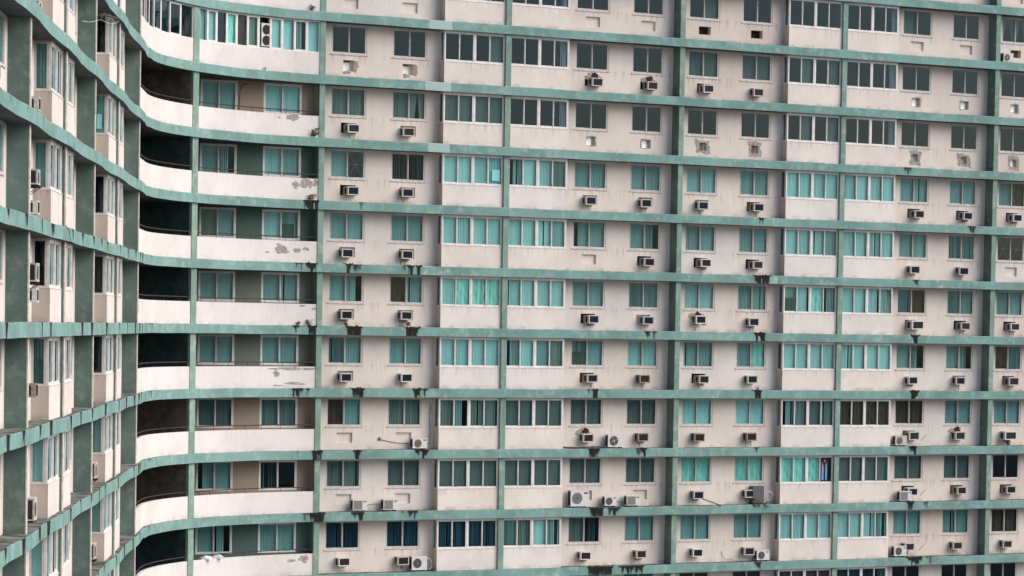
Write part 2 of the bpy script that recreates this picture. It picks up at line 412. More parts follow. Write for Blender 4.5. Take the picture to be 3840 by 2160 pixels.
WZ0, WZ1 = 1.13, 2.535                           # ordinary window opening
WIN = [(.76, 2.66), (4.05, 5.93), (14.33, 16.28), (17.66, 19.52)]
REC = [1.74, 4.95, 15.30, 18.58]
COLS = [(u * 20.256, k) for u in range(3) for k in range(4)]     # c1..c9 (+ one out of frame)
TABLE = {
 6: ['blank'] * 9,
 5: ['blank', 'blank', 'blank', 'blank', 'dark', 'dark', 'blank', 'blank', 'brown'],
 4: ['white', 'white', 'Lkp', 'Lkp', 'Lk', 'Nk', 'white2', 'white2', 'white2'],
 3: ['Lk', 'Rk', 'white2', 'white2', 'brownpatch', 'brownpatch', 'greypatch', 'greypatch', 'whitepatch'],
 2: ['Ln', 'Rn', 'Rn', 'Rn', 'Rn', 'Ln', 'Ln', 'Ln', 'Ln'],
 1: ['Rn', 'Rn', 'blank', 'Ln', 'Lb', 'Lk', 'Nn', 'Nn', 'blank'],
 0: ['Rn', 'Rn', 'Ln', 'Lnw', 'Rnp', 'Nn', 'LkX', 'Lk', 'Lk'],
 -1: ['Rn', 'Nn', 'Ln', 'Nb', 'Ln', 'Nn', 'Nn', 'Rn', 'Lk'],
 -2: ['blank', 'blank', 'Nbp', 'Nb', 'Nb', 'Nb', 'Lk', 'Nkp', 'NkX'],
 -3: ['blank', 'blank', 'blank', 'blank', 'Nn', 'Nn', 'Ln', 'Lnr', 'Ln'],
 -4: ['Nb', 'Nb', 'Nb', 'Nb', 'Nn', 'Nn', 'Nk', 'Nk', 'Nk'],
 -5: ['blank'] * 9}
WMATS = ['wall', 'cement', 'plaster', 'foam', 'hole', 'brownfill', 'sill', 'dirt', 'rust']
ac_spots = []                                    # filled here, built below
for l in FLOORS:
    zb = l * H
    segs = [(.13, 6.62), (13.64, 20.13), (20.38, 26.88), (33.9, 40.40), (40.64, 47.13), (54.17, 60.65)]
    for a, c in segs:
        holes = []; b = MB()
        for ci, (off, k) in enumerate(COLS):
            wa, wb = off + WIN[k][0], off + WIN[k][1]
            if not a < (wa + wb) / 2 < c: continue
            holes.append((wa, wb, WZ0, WZ1, .16))
            b.box(WM, wa - .05, wb + .05, .715, .80, WZ0 - .045, WZ0 + .005, zb, 6, 'b')     # sill
            code = TABLE[l][ci] if ci < 9 else 'blank'
            rc = off + REC[k]; z0 = .335; z1 = .83; j = U(-.02, .02)
            if code == 'blank':
                holes.append((rc - .42, rc + .42, z0, z1, .10)); b.qz(WM, [(rc - .43, .85, z0 - .01), (rc + .43, .85, z0 - .01), (rc + .43, .85, z1 + .01), (rc - .43, .85, z1 + .01)], zb, 0)
            elif code[0] in 'LRN' :
                ctr = rc + {'L': .12, 'R': -.13, 'N': -.06}[code[0]]
                if code[0] != 'N':
                    holes.append((rc - .42, rc + .42, z0, z1, .22)); fill = 3 if 'w' in code else 5 if 'r' in code or code[0] == 'L' and R_() < .25 else 4 if code[0] == 'L' else 0
                    b.qz(WM, [(rc - .43, .965, z0 - .01), (rc + .43, .965, z0 - .01), (rc + .43, .965, z1 + .01), (rc - .43, .965, z1 + .01)], zb, fill)
                if 'p' in code:
                    b.blob(WM, ctr - .08, .80, .95, .40, .746, 2, zb); b.blob(WM, ctr + .02, .86, .42, .34, .744, 7, zb)
                elif R_() < .35: b.blob(WM, ctr + U(-.05, .05), .28, .5, .16, .746, 1, zb)
                if R_() < .5:
                    for q in range(2): b.blob(WM, ctr + U(-.2, .2), .16, U(.04, .08), U(.2, .34), .7455 - q * .0004, 8, zb, 10, .6)
                ac_spots.append((l, ci, ctr + j, code))
            elif code in ('dark', 'brown'):
                holes.append((rc - .36, rc + .36, z0 + .02, z1 - .06, .3)); b.qz(WM, [(rc - .37, 1.04, z0), (rc + .37, 1.04, z0), (rc + .37, 1.04, z1), (rc - .37, 1.04, z1)], zb, 4 if code == 'dark' else 5)
            else:
                big = 'patch' in code
                if code == 'white':
                    holes.append((rc - .35, rc + .27, z0 - .02, z1 + .02, .26)); b.qz(WM, [(rc - .35, .99, z0 - .03), (rc + .1, .99, z0 - .03), (rc + .1, .99, z1 - .08), (rc - .35, .99, z1 - .08)], zb, 3); b.qz(WM, [(rc + .095, .985, z0 - .03), (rc + .3, .96, z0 - .03), (rc + .3, .96, z1), (rc + .095, .985, z1)], zb, 0)
                    b.qz(WM, [(rc - .4, 1.0, z0 - .03), (rc + .3, 1.0, z0 - .03), (rc + .3, 1.0, z1 + .03), (rc - .4, 1.0, z1 + .03)], zb, 5)
                    for q in range(5): b.blob(WM, rc + .34 + U(-.05, .06), z0 + .1 * q + .02, .2, .16, .746 - q * .0007, 2, zb, 9, .6)
                    b.blob(WM, rc - .15, z0 - .07, .4, .18, .7415, 2, zb, 11, .6)
                else:
                    sg = -1 if code == 'white2' and k % 2 else 1
                    f1 = {'white2': 3, 'whitepatch': 3, 'brownpatch': 5, 'greypatch': 1}[code]
                    a0, a1 = (rc - .28, rc + .26) if not big else (rc - .2, rc + .24)
                    zz0, zz1 = (z0 + .02, z1 - .04) if not big else (z0 + .04, z1 - .05)
                    holes.append((a0, a1, zz0, zz1, .16)); b.qz(WM, [(a0 - .01, .905, zz0 - .01), (a1 - .16, .905, zz0 - .01), (a1 - .16, .905, zz1 + .01), (a0 - .01, .905, zz1 + .01)], zb, f1)
                    b.qz(WM, [(a1 - .161, .90, zz0 - .01), (a1 + .01, .86, zz0 - .01), (a1 + .01, .86, zz1 + .01), (a1 - .161, .90, zz1 + .01)], zb, 1)
                    w = .20 if big else .07                            # ragged collar of cement round the filled hole
                    n = 28; ins, outs = [], []; ph = U(0, 6)
                    for q in range(n):
                        an = 2 * pi * q / n; sx = max(-1, min(1, 1.45 * cos(an))); sz = max(-1, min(1, 1.45 * sin(an)))
                        if max(abs(sx), abs(sz)) < 1: k_ = 1 / max(abs(sx), abs(sz)); sx *= k_; sz *= k_
                        hx, hz = (a1 - a0) / 2, (zz1 - zz0) / 2; mx_, mz_ = (a0 + a1) / 2, (zz0 + zz1) / 2
                        e = w * (U(.6, 1.25) + .3 * sin(2 * an + ph))
                        if not big and sg * cos(an) < -.2: e = .012
                        ins.append((mx_ + hx * sx, .7462, mz_ + hz * sz)); outs.append((mx_ + (hx + e) * sx, .7462, mz_ + (hz + e * .85) * sz))
                    for q in range(n): b.qz(WM, [ins[q], outs[q], outs[(q + 1) % n], ins[(q + 1) % n]], zb, 1)
        wall(b, WM, a, c, zb, holes)
        b.build('facade_wall', [M[random.choice(['wall', 'wall', 'wall', 'wall2', 'wall3'])]] + [M[x] for x in WMATS[1:]], bld)

WLW = [(-20.256, 2), (-20.256, 3), (0, 0), (0, 1), (0, 2), (0, 3), (20.256, 0), (20.256, 1), (20.256, 2), (20.256, 3), (40.512, 0), (40.512, 1), (40.512, 2), (40.512, 3)]
for l in range(-5, 6):
    zb = l * H
    for a, c in ((-20.63, -13.64), (-6.62, -.12), (.12, 6.62), (13.64, 20.13), (20.38, 26.88), (33.9, 40.38), (40.64, 47.13), (54.17, 60.64)):
        holes = []; b = MB()
        for off, k in WLW:
            wa, wb = off + WIN[k][0], off + WIN[k][1]
            if a < (wa + wb) / 2 < c:
                holes.append((wa, wb, WZ0, WZ1, .16)); b.box(WL, wa - .05, wb + .05, .715, .80, WZ0 - .06, WZ0 + .005, zb, 1, 'b')
        wall(b, WL, a, c, zb, holes)
        b.build('wing_wall', [M['wing'], M['sill']], bld)

# ------------------------------------------------------------------ window contents
CM = ['bl_white', 'bl_mid', 'bl_green', 'bl_dark', 'fabric', 'brown', 'navy', 'board', 'paper', 'bl_grey']
def slats(b, fr, s0, s1, z0, z1, dep, zb, mi, ang=.35, gap=.05, rnd=.2):
    p = .083; n = max(1, int((s1 - s0) / p)); p = (s1 - s0) / n; off = U(-.1, .12)
    for i in range(n):
        if R_() < gap: continue
        a = ang + off + U(-rnd, rnd); c = s0 + (i + .5) * p; w = .050
        x, y = w * cos(a), w * sin(a); lean = U(-.006, .006)
        b.qz(fr, [(c - x + lean, dep - y, z0 + U(0, .02)), (c + x + lean, dep + y, z0 + U(0, .02)), (c + x, dep + y, z1), (c - x, dep - y, z1)], zb, mi)
def sheet(b, fr, s0, s1, z0, z1, dep, zb, mi, amp=.012, nx=10, nz=6):
    ph = U(0, 9); fr2 = U(14, 24)
    def d(i, j): return dep + amp * sin(i / nx * fr2 + ph + .5 * sin(j)) + amp * .8 * sin(j * 1.9 + i * .8 + ph)
    for i in range(nx):
        for j in range(nz):
            S = lambda a: s0 + (s1 - s0) * a / nx
            Z = lambda a: z0 + (z1 - z0) * a / nz
            b.qz(fr, [(S(i), d(i, j), Z(j)), (S(i + 1), d(i + 1, j), Z(j)), (S(i + 1), d(i + 1, j + 1), Z(j + 1)), (S(i), d(i, j + 1), Z(j + 1))], zb, mi)
def content(b, g, gi, fr, k, s0, s1, z0, z1, dg, zb):
    """curtain mesh b, glass mesh g; k = what the photo shows in this pane"""
    dc = dg + .10; w = s1 - s0
    gm = {'D': 1, 'd': 1, 'B': 2, 'K': 1, 'X': 1, 'V': 1, 'F': 2}.get(k, 0)
    if k == 'C': gm = 2
    g.qz(fr, [(s0, dg, z0), (s1, dg, z0), (s1, dg, z1), (s0, dg, z1)], zb, gm)
    S = lambda a, c, mi, **kw: slats(b, fr, s0 + w * a - .03, s0 + w * c + .03, z0 - .03, z1 + .03, dc, zb, mi, **kw)
    Q = lambda a, c, mi, amp=.010, za=0, zc=1, dd=0: sheet(b, fr, s0 + w * a - .02, s0 + w * c + .02, z0 + (z1 - z0) * za - .02, z0 + (z1 - z0) * zc + .02, dc + dd, zb, mi, amp)
    if k == 'T': S(0, 1, 0, ang=.20, gap=.010, rnd=.06)
    elif k == 't': S(0, 1, 1, ang=.20, gap=.010, rnd=.06)
    elif k == 's': Q(0, 1, 0, .006)
    elif k == 'g': S(0, 1, 2, ang=.3, gap=.03)
    elif k == 'G': Q(0, 1, 9, .004)
    elif k == 'd': S(.55, 1, 1, ang=.5, gap=.15)
    elif k == 'S': S(0, 1, 1, ang=-.85, gap=.10, rnd=.2)
    elif k == 'k': S(0, 1, 3, ang=.9, gap=.15)
    elif k == 'B': Q(0, 1, 5, .02)
    elif k == 'N': S(0, 1, 6, ang=.5, gap=.05, rnd=.3)
    elif k == 'c': Q(0, 1, 4, .02)
    elif k == 'o': S(.38, 1, 1, ang=.3)
    elif k == 'O': S(0, .62, 1, ang=.4, gap=.08)
    elif k == 'H':
        S(0, 1, 1); b.box(fr, s0 + .03, s0 + w * .80, dg + .02, dg + .05, z0, z0 + (z1 - z0) * .55, zb, 7)
    elif k == 'P':
        S(0, 1, 0); b.box(fr, s0 + w * .3, s0 + w * .92, dg + .02, dg + .03, z0 + .15, z0 + .70, zb, 8)
    elif k == 'Y':                                                      # two pale curtains parted as a V
        for a, a2, c, c2 in ((-.02, .40, -.02, .56), (.74, 1.02, .60, 1.02)):
            b.qz(fr, [(s0 + w * a, dc, z0 - .02), (s0 + w * a2, dc, z0 - .02), (s0 + w * c2, dc, z1 + .02), (s0 + w * c, dc, z1 + .02)], zb, 2)
    elif k == 'V':
        for a, c in ((0, .5), (1, .55)):
            b.qz(fr, [(s0 + w * a, dc, z0), (s0 + w * (a + (c - a) * .25), dc, z0), (s0 + w * c, dc, z1), (s0 + w * a, dc, z1)], zb, 2)
    elif k == 'X':
        for sg in (1, -1):
            for q in range(1):
                a0, a1 = (s0 + .03, s1 - .03)[::sg]
                b.qz(fr, [(a0 - .012, dg + .01 + sg * .002, z0), (a0 + .012, dg + .01 + sg * .002, z0), (a1 + .012, dg + .01 + sg * .002, z1), (a1 - .012, dg + .01 + sg * .002, z1)], zb, 1)
        b.qz(fr, [(s0, dg + .014, (z0 + z1) / 2 - .01), (s1, dg + .014, (z0 + z1) / 2 - .01), (s1, dg + .014, (z0 + z1) / 2 + .01), (s0, dg + .014, (z0 + z1) / 2 + .01)], zb, 1)

GM = ['teal', 'grey', 'clear']
def sashes(f, b, g, fr, a, c, z0, z1, d, zb, codes, fw, mi=0):
    """pairs of sliding sashes between a and c; right sash of each pair rides in front"""
    n = len(codes); w = (c - a) / n
    for i, k in enumerate(codes):
        s0, s1 = a + i * w, a + (i + 1) * w; front = i % 2
        dd = d + (.0 if front else .035)
        s0 -= fw * .45 if front else 0; s1 += 0 if front else fw * .1
        zz = z0 - (.012 if front else 0)
        f.box(fr, s0, s0 + fw, dd, dd + .032, zz, z1, zb, mi); f.box(fr, s1 - fw, s1, dd, dd + .032, zz, z1, zb, mi)
        f.box(fr, s0 + fw, s1 - fw, dd + .001, dd + .031, zz, zz + fw, zb, mi); f.box(fr, s0 + fw, s1 - fw, dd + .001, dd + .031, z1 - fw * .8, z1, zb, mi)
        content(b, g, 0, fr, k, s0 + fw, s1 - fw, zz + fw, z1 - fw * .8, dd + .016, zb)

def window(name, fr, sa, sb, l, codes, dep=.75, z0=WZ0, z1=WZ1, fmat='frame', fw=.05, pairs=1, outer=.05, parent=bld):
    f, b, g = MB(), MB(), MB(); zb = l * H
    f.box(fr, sa, sb, dep + .015, dep + .10, z0 + .001, z0 + outer, zb); f.box(fr, sa, sb, dep + .015, dep + .10, z1 - outer, z1 - .001, zb)
    f.box(fr, sa + .001, sa + outer, dep + .016, dep + .099, z0 + outer, z1 - outer, zb); f.box(fr, sb - outer, sb - .001, dep + .016, dep + .099, z0 + outer, z1 - outer, zb)
    a, c = sa + outer, sb - outer; n = len(codes) // pairs; w = (c - a) / pairs
    for p in range(pairs):
        if p: f.box(fr, a + p * w - .055, a + p * w + .055, dep + .012, dep + .098, z0 + outer, z1 - outer, zb)
        sashes(f, b, g, fr, a + p * w + (.055 if p else 0), a + (p + 1) * w - (.055 if p < pairs - 1 else 0), z0 + outer, z1 - outer, dep + .022, zb, codes[p * n:(p + 1) * n], fw)
    o = f.build(name, [M[fmat]], parent)
    pn = g.build('pane', [M[x] for x in GM], o)
    if b.f: b.build('curtain', [M[x] for x in CM], o)
    return o

# rows of the photo, top to bottom: c1 c2 | bay bay | c3 c4 || c5 c6 | bay bay | c7 c8 || c9
ROWS = {
 6: 'DD DD DDDD DDDD DD DD DD DD DDDD DDDD DD DD DD',
 5: 'DD DD DDDD DDDd DD DD DG DD DDDD DDDd GD DD VV',
 4: 'DD DD DDDG DDDd DD DD GG GG DGDG DDDd DD DD DD',
 3: 'gg gY GGGG DDDd DD DD DD DD DGDG DDDd DD DD DD',
 2: 'tX kk TTTP oTTg tt tt TT tt TTTT TTTT tt tt tB',
 1: 'tt tt TTTT TTTt ot tO tt tt TTTt TTTT tt SS XX',
 0: 'tO Bt Tccc TTTT tt SS TT tt HTco TTTO SB St tt',
 -1: 'St tt TTTT oTtg Ht TT tt tc TTTT TTTT tO tO BS',
 -2: 'Bt gg gOgg GGGG GG GG ss ss ogGg BBBB BB tt tt',
 -3: 'gg GG GGGG GGGG GG GG cc cc cccF GGGG GG GG KK',
 -4: 'NN NN NNNN SgTO gk tt tt tt TTTT TTTO tt tt BB',
 -5: 'GG GG GGGG GGGG BB BB BB BB BBBB NNNN DD DD DD'}
cidx = [0, 1, 4, 5, 6, 7, 10, 11, 12]
rest = []                                        # openings the photo does not show
for l in FLOORS:
    row = ROWS[l].split()
    for ci, (off, k) in enumerate(COLS):
        seen = ci < 9 and (-4 <= l <= 4 or (l == 5 and ci >= 2) or (l == -5 and ci >= 4))
        codes = row[cidx[ci]] if ci < 9 else 'DD'
        if seen: window('sliding_window', WM, off + WIN[k][0], off + WIN[k][1], l, codes)
        else: rest.append((WM, off + WIN[k][0], off + WIN[k][1], l, .75, WZ0, WZ1))
for l in range(-5, 6):
    for off, k in WLW:
        wa, wb = off + WIN[k][0], off + WIN[k][1]
        if 10 < off < 30 and k == 1 and -3 <= l <= 3: window('sliding_window', WL, wa, wb, l, random.choice(['tt', 'DD', 'gt']))
        else: rest.append((WL, wa, wb, l, .75, WZ0, WZ1))

# bays: white box with four sashes each side of a slim green pier
BZ0 = 1.07
def bay(fr, s0, l, left, right, side, mwall):
    """s0 = facade coordinate of the left corner of the bay"""
    zb = l * H; b = MB(); e = s0 + 7.06
    for a, c, nm in ((s0 + .002, s0 + 3.39, 'l'), (s0 + 3.67, e - .002, 'r')):
        b.box(fr, a, c, .20, .34, -.02, BZ0 - .03, zb)
        b.box(fr, a, c, .20, .34, 2.525, CLR + .02, zb)
    for a, c in ((s0, s0 + .12), (e - .12, e)):
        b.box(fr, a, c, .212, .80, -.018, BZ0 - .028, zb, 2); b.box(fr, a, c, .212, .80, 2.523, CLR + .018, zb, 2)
        b.box(fr, a - .001, c + .001, .197, .2115, -.018, BZ0 - .0285, zb); b.box(fr, a - .001, c + .001, .197, .2115, 2.5235, CLR + .018, zb)
        b.box(fr, a - .012, c + .012, .19, .78, BZ0 - .0285, BZ0 - .002, zb, 1)
        b.box(fr, a + .002, c - .002, .745, .82, BZ0 - .002, 2.523, zb)
    b.box(fr, s0 + .14, s0 + 3.38, .185, .36, BZ0 - .029, BZ0 - .004, zb, 1); b.box(fr, s0 + 3.68, e - .14, .185, .36, BZ0 - .029, BZ0 - .004, zb, 1)
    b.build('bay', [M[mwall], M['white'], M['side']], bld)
    for a, c, codes in ((s0 + .005, s0 + 3.385, left), (s0 + 3.675, e - .005, right)):
        window('bay_window', fr, a, c, l, codes, .205, BZ0, 2.523, 'white', .043, 2, .058)
    # narrow side lights: frame runs back from the corner post
    for sx, dr in ((s0 + .06, 1), (e - .06, -1)):
        def SF(s, dep, z, sx=sx, dr=dr): return fr(sx + dr * (dep - .05), s, z)     # s = depth into the facade
        f, bb, g = MB(), MB(), MB()
        f.box(SF, .292, .37, .0, .10, BZ0, 2.52, zb); f.box(SF, .685, .744, .0, .10, BZ0, 2.52, zb)
        f.box(SF, .37, .685, .001, .099, BZ0, BZ0 + .05, zb); f.box(SF, .37, .685, .001, .099, 2.48, 2.52, zb)
        content(bb, g, 0, SF, side, .37, .685, BZ0 + .05, 2.48, .05, zb)
        o = f.build('bay_side_window', [M['frame']], bld)
        g.build('pane', [M[x] for x in GM], o)
        if bb.f: bb.build('curtain', [M[x] for x in CM], o)

MSIDE = {-2: 'KG', -3: 'DK', -4: 'GG', 4: 'DD', 3: 'DD'}
for l in FLOORS:
    row = ROWS[l].split(); sd_ = MSIDE.get(l, 'KK')
    bay(WM, 6.60, l, row[2], row[3], sd_[0], random.choice(['bay', 'bay', 'bay2'])); bay(WM, 26.86, l, row[8], row[9], sd_[1], random.choice(['bay', 'bay', 'bay2']))
SIDE_A = {5: 'D', 4: 't', 3: 't', 2: 't', 1: 't', 0: 'D', -1: 'H', -2: 's', -3: 's', -4: 't', -5: 't'}
SIDE_B = {5: 'D', 4: 'D', 3: 'D', 2: 'P', 1: 'D', 0: 'B', -1: 'D', -2: 't', -3: 't', -4: 't', -5: 't'}
for l in range(-5, 6):
    cs = lambda: ''.join(random.choice('tgtDGd') for _ in range(4))
    bay(WL, 6.60, l, cs(), cs(), SIDE_A[l], 'wing'); bay(WL, -13.66, l, cs(), cs(), SIDE_B[l], 'wing')

# openings out of the photo's sight: plain closed windows in one mesh
ob = MB()
for fr, s0, ll in [(WM, 47.116, FLOORS), (WL, 26.86, range(-5, 6)), (WL, 47.116, range(-5, 6))]:
    for l in ll:
        zb = l * H; e = s0 + 7.06
        ob.box(fr, s0, e, .20, .34, -.02, BZ0 - .03, zb); ob.box(fr, s0, e, .20, .34, 2.525, CLR + .02, zb)
        for a in (s0, e - .12): ob.box(fr, a, a + .12, .34, .82, -.018, CLR + .018, zb)
        for q in range(8):
            a = s0 + .05 + q * .82 + (.28 if q > 3 else 0)
            rest.append((fr, a, a + .80, l, .2, BZ0, 2.52))
o = ob.build('outer_bay', [M['bay']], bld); o['kind'] = 'stuff'
f = MB()
for fr, a, c, l, dp, WZ0, WZ1 in rest:
    zb = l * H; fr = (lambda g_, d_: (lambda s, dep, z: g_(s, dep + d_ - .75, z)))(fr, dp)
    f.box(fr, a, c, .765, .85, WZ0 + .001, WZ0 + .05, zb); f.box(fr, a, c, .765, .85, WZ1 - .05, WZ1 - .001, zb)
    for x in ((a, (a + c) / 2 - .03, c - .05) if dp > .5 else (a, c - .05)): f.box(fr, x + .001, x + .049, .766, .849, WZ0 + .05, WZ1 - .05, zb)
    f.qz(fr, [(a, .80, WZ0), (c, .80, WZ0), (c, .80, WZ1), (a, .80, WZ1)], zb, 1)
    f.qz(fr, [(a - .02, .9, WZ0), (c, .9, WZ0), (c, .9, WZ1), (a - .02, .9, WZ1)], zb, random.choice((2, 3)))
o = f.build('hidden_window', [M['frame'], M['teal'], M['bl_mid'], M['bl_dark']], bld); o['kind'] = 'stuff'

# ------------------------------------------------------------------ curved corner: balconies
T_L, T_R = TCF + .0, -.135
BW = {6: 'tan', 5: 'tan', 4: 'tan', 3: 'tan', 2: 'bgreen', 1: 'bgreen', 0: 'bmix', -1: 'bmix', -2: 'tan', -3: 'tan', -4: 'bgreen', -5: 'bgreen'}
BWIN = {3: ('tt', 'TT'), 2: ('tO', 'Tt'), 1: ('gt', 'TH'), 0: ('tt', 'tt'), -1: ('tt', 'tt'), -2: ('GG', 'gg'), -3: ('ot', 'kD'), -4: ('tO', 'tt'), -5: ('tt', 'tt')}
PEEL = {3: [(-1.55, .90, .55, .26), (-2.3, .85, .12, .08)], 2: [(-1.35, .70, .32, .3), (-.72, .80, .55, .42), (-.28, .84, .3, .26), (-1.0, .75, .16, .1)],
        1: [(-2.1, .62, .62, .42), (-1.2, .58, .35, .2), (-2.9, .45, .25, .06), (-.75, .66, .3, .12)], 0: [(-.9, .93, .3, .08), (-.3, .8, .2, .1)],
        -1: [(-1.7, .93, 1.3, .13), (-2.3, .70, .3, .3), (-.5, .92, .6, .12), (-1.3, .22, .9, .1), (-2.2, .12, .5, .06)], -4: [(-.65, .80, .5, .30), (-1.3, .72, .4, .1)]}
def arcbox(b, t0, t1, d0, d1, z0, z1, zb, mi=0, step=.35):
    n = max(1, int(abs(t1 - t0) / step)); tt = [t0 + (t1 - t0) * i / n for i in range(n + 1)]
    for i in range(n):
        b.box(PT, tt[i], tt[i + 1], d0, d1, z0, z1, zb, mi, 'rl' if 0 < i < n - 1 else ('r' if i == 0 and n > 1 else 'l' if n > 1 else ''))
SPANS = [(T_L + .12, TQ - .23), (TQ + .23, T_R)]
for l in FLOORS:
    zb = l * H
    # back wall on the line of the main facade, closed on the left by the corner of the wing
    b = MB(); wl = M[BW[l]]
    opn = [(-5.99, -4.11), (-2.76, -.77)]
    wall(b, WM, -6.9 - 1.2, -.12, zb, [(a, c, WZ0, WZ1, .1) for a, c in opn])
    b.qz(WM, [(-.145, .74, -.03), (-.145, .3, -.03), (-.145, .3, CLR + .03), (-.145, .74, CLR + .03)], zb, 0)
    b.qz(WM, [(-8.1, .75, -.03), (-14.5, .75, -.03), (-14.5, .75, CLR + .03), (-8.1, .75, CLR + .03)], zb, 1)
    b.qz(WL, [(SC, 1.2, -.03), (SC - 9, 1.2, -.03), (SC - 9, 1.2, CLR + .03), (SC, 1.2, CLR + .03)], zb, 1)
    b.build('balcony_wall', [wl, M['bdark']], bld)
    if l in BWIN:
        for (a, c), k in zip(opn, BWIN[l]): window('balcony_window', WM, a, c, l, k, .735, WZ0, WZ1, 'white', .055, 1, .06)
    for si, (t0, t1) in enumerate(SPANS):
        b = MB(); arcbox(b, t0, t1, .11, .25, -.02, 1.03, zb)
        if si == 1:
            for q, (pt, pz, w, h) in enumerate(PEEL.get(l, [])):
                b.blob(PT, pt, pz, w * 1.2, h * 1.2, .107 - q * .0006, 1, zb, 17, .7)
                b.blob(PT, pt + w * .2, pz + h * .1, w * .55, h * .5, .1035 - q * .0006, 2, zb, 13, .8)
            if l in (2, 3): b.blob(PT, -.42, .17, .4, .3, .1074, 2, zb, 13, .8)
        elif l in (0, -2): b.blob(PT, t0 + .35, .62, .18, .5, .1074, 1, zb, 12, .8)
        par = b.build('parapet', [M['parapet'], M['cement'], M['plaster']], bld)
        if l <= 3:
            b = MB(); n = 26
            b.tube([PT(t0 + (t1 - t0) * i / n, .18, zb + 1.235) for i in range(n + 1)], .026, 0)
            for q in range(7):
                tq = t0 + (t1 - t0) * (q + .4 + U(-.15, .15)) / 7
                b.tube([PT(tq, .18, zb + 1.02), PT(tq, .18, zb + 1.235)], .011, 0, 5)
            b.build('railing', [M['rail']], par)
# glazed-in balconies on the upper floors
for l in (4, 5, 6):
    for si, (t0, t1) in enumerate(SPANS):
        f, b, g = MB(), MB(), MB(); zb = l * H
        n = 11 if si else 9
        codes = 'TTKsBGKtts' + 's' if si else 'DKDKDDKDD'
        if l == 4 and si: codes = 'TTDcBgEssOs'
        arcbox(f, t0, t1, .12, .24, 1.032, 1.09, zb); arcbox(f, t0, t1, .12, .24, 2.50, CLR + .01, zb)
        w = (t1 - t0) / n
        for i in range(n):
            a, c = t0 + i * w, t0 + (i + 1) * w; pw = .075 if i % 2 else .11
            f.box(PT, a - (pw / 2 if i else 0), a + pw / 2, .125, .235, 1.09, 2.50, zb)
            if i == n - 1: f.box(PT, c - .06, c, .125, .235, 1.09, 2.50, zb)
            if codes[i] not in 'E':
                fw = .045; x0, x1 = a + pw / 2, c - .04
                if i % 2: 
                    f.box(PT, x0, x0 + fw, .13, .16, 1.09, 2.5, zb); f.box(PT, x1 - fw, x1, .13, .16, 1.09, 2.5, zb); f.box(PT, x0, x1, .131, .159, 1.08, 1.14, zb); f.box(PT, x0, x1, .131, .159, 2.45, 2.499, zb)
                content(b, g, 0, PT, codes[i], x0, x1, 1.09, 2.50, .15 if i % 2 else .19, zb)
        o = f.build('balcony_glazing', [M['white']], bld); g.build('pane', [M[x] for x in GM], o)
        if b.f: b.build('curtain', [M[x] for x in CM], o)

# ------------------------------------------------------------------ rooms behind the windows, end walls, base and top of the block
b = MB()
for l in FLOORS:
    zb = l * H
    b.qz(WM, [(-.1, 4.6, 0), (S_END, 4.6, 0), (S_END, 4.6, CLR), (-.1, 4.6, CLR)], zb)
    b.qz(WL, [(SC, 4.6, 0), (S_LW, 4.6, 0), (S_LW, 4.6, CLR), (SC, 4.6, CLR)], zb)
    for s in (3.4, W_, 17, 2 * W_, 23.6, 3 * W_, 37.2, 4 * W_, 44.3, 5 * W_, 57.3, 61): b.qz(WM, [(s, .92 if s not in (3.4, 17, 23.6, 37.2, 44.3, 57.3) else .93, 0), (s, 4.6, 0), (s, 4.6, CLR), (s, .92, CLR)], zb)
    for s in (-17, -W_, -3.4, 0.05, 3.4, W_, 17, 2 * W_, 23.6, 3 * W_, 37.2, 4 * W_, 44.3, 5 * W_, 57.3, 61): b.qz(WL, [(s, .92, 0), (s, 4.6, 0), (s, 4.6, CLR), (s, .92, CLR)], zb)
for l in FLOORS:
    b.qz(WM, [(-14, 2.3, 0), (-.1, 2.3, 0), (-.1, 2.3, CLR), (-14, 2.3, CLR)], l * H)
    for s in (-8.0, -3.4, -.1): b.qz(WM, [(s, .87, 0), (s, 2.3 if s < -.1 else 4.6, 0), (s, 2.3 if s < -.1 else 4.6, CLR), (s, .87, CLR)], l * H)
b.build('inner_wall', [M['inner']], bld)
b = MB(); zt = -5 * H - TH
ts = [x for i, x in enumerate(TT) if i % 12 == 0] + [S_END]
for i in range(len(ts) - 1):
    b.qz(PT, [(ts[i], .75, -ZB), (ts[i + 1], .75, -ZB), (ts[i + 1], .75, zt + .1), (ts[i], .75, zt + .1)], 0)
b.build('lower_wall', [M['wall']], bld)
b = MB()
for i in range(len(ts) - 1):
    b.qz(PT, [(ts[i], .75, 7 * H - .1), (ts[i + 1], .75, 7 * H - .1), (ts[i + 1], .75, 7 * H + 2.4), (ts[i], .75, 7 * H + 2.4)], 0)
b.build('upper_wall', [M['wall']], bld)
for fr in (WM, WL):
    b = MB(); b.box(fr, 61.19, 61.6, .3, 5.2, -ZB, 7 * H + 2.4); b.build('end_wall', [M['wall']], bld)

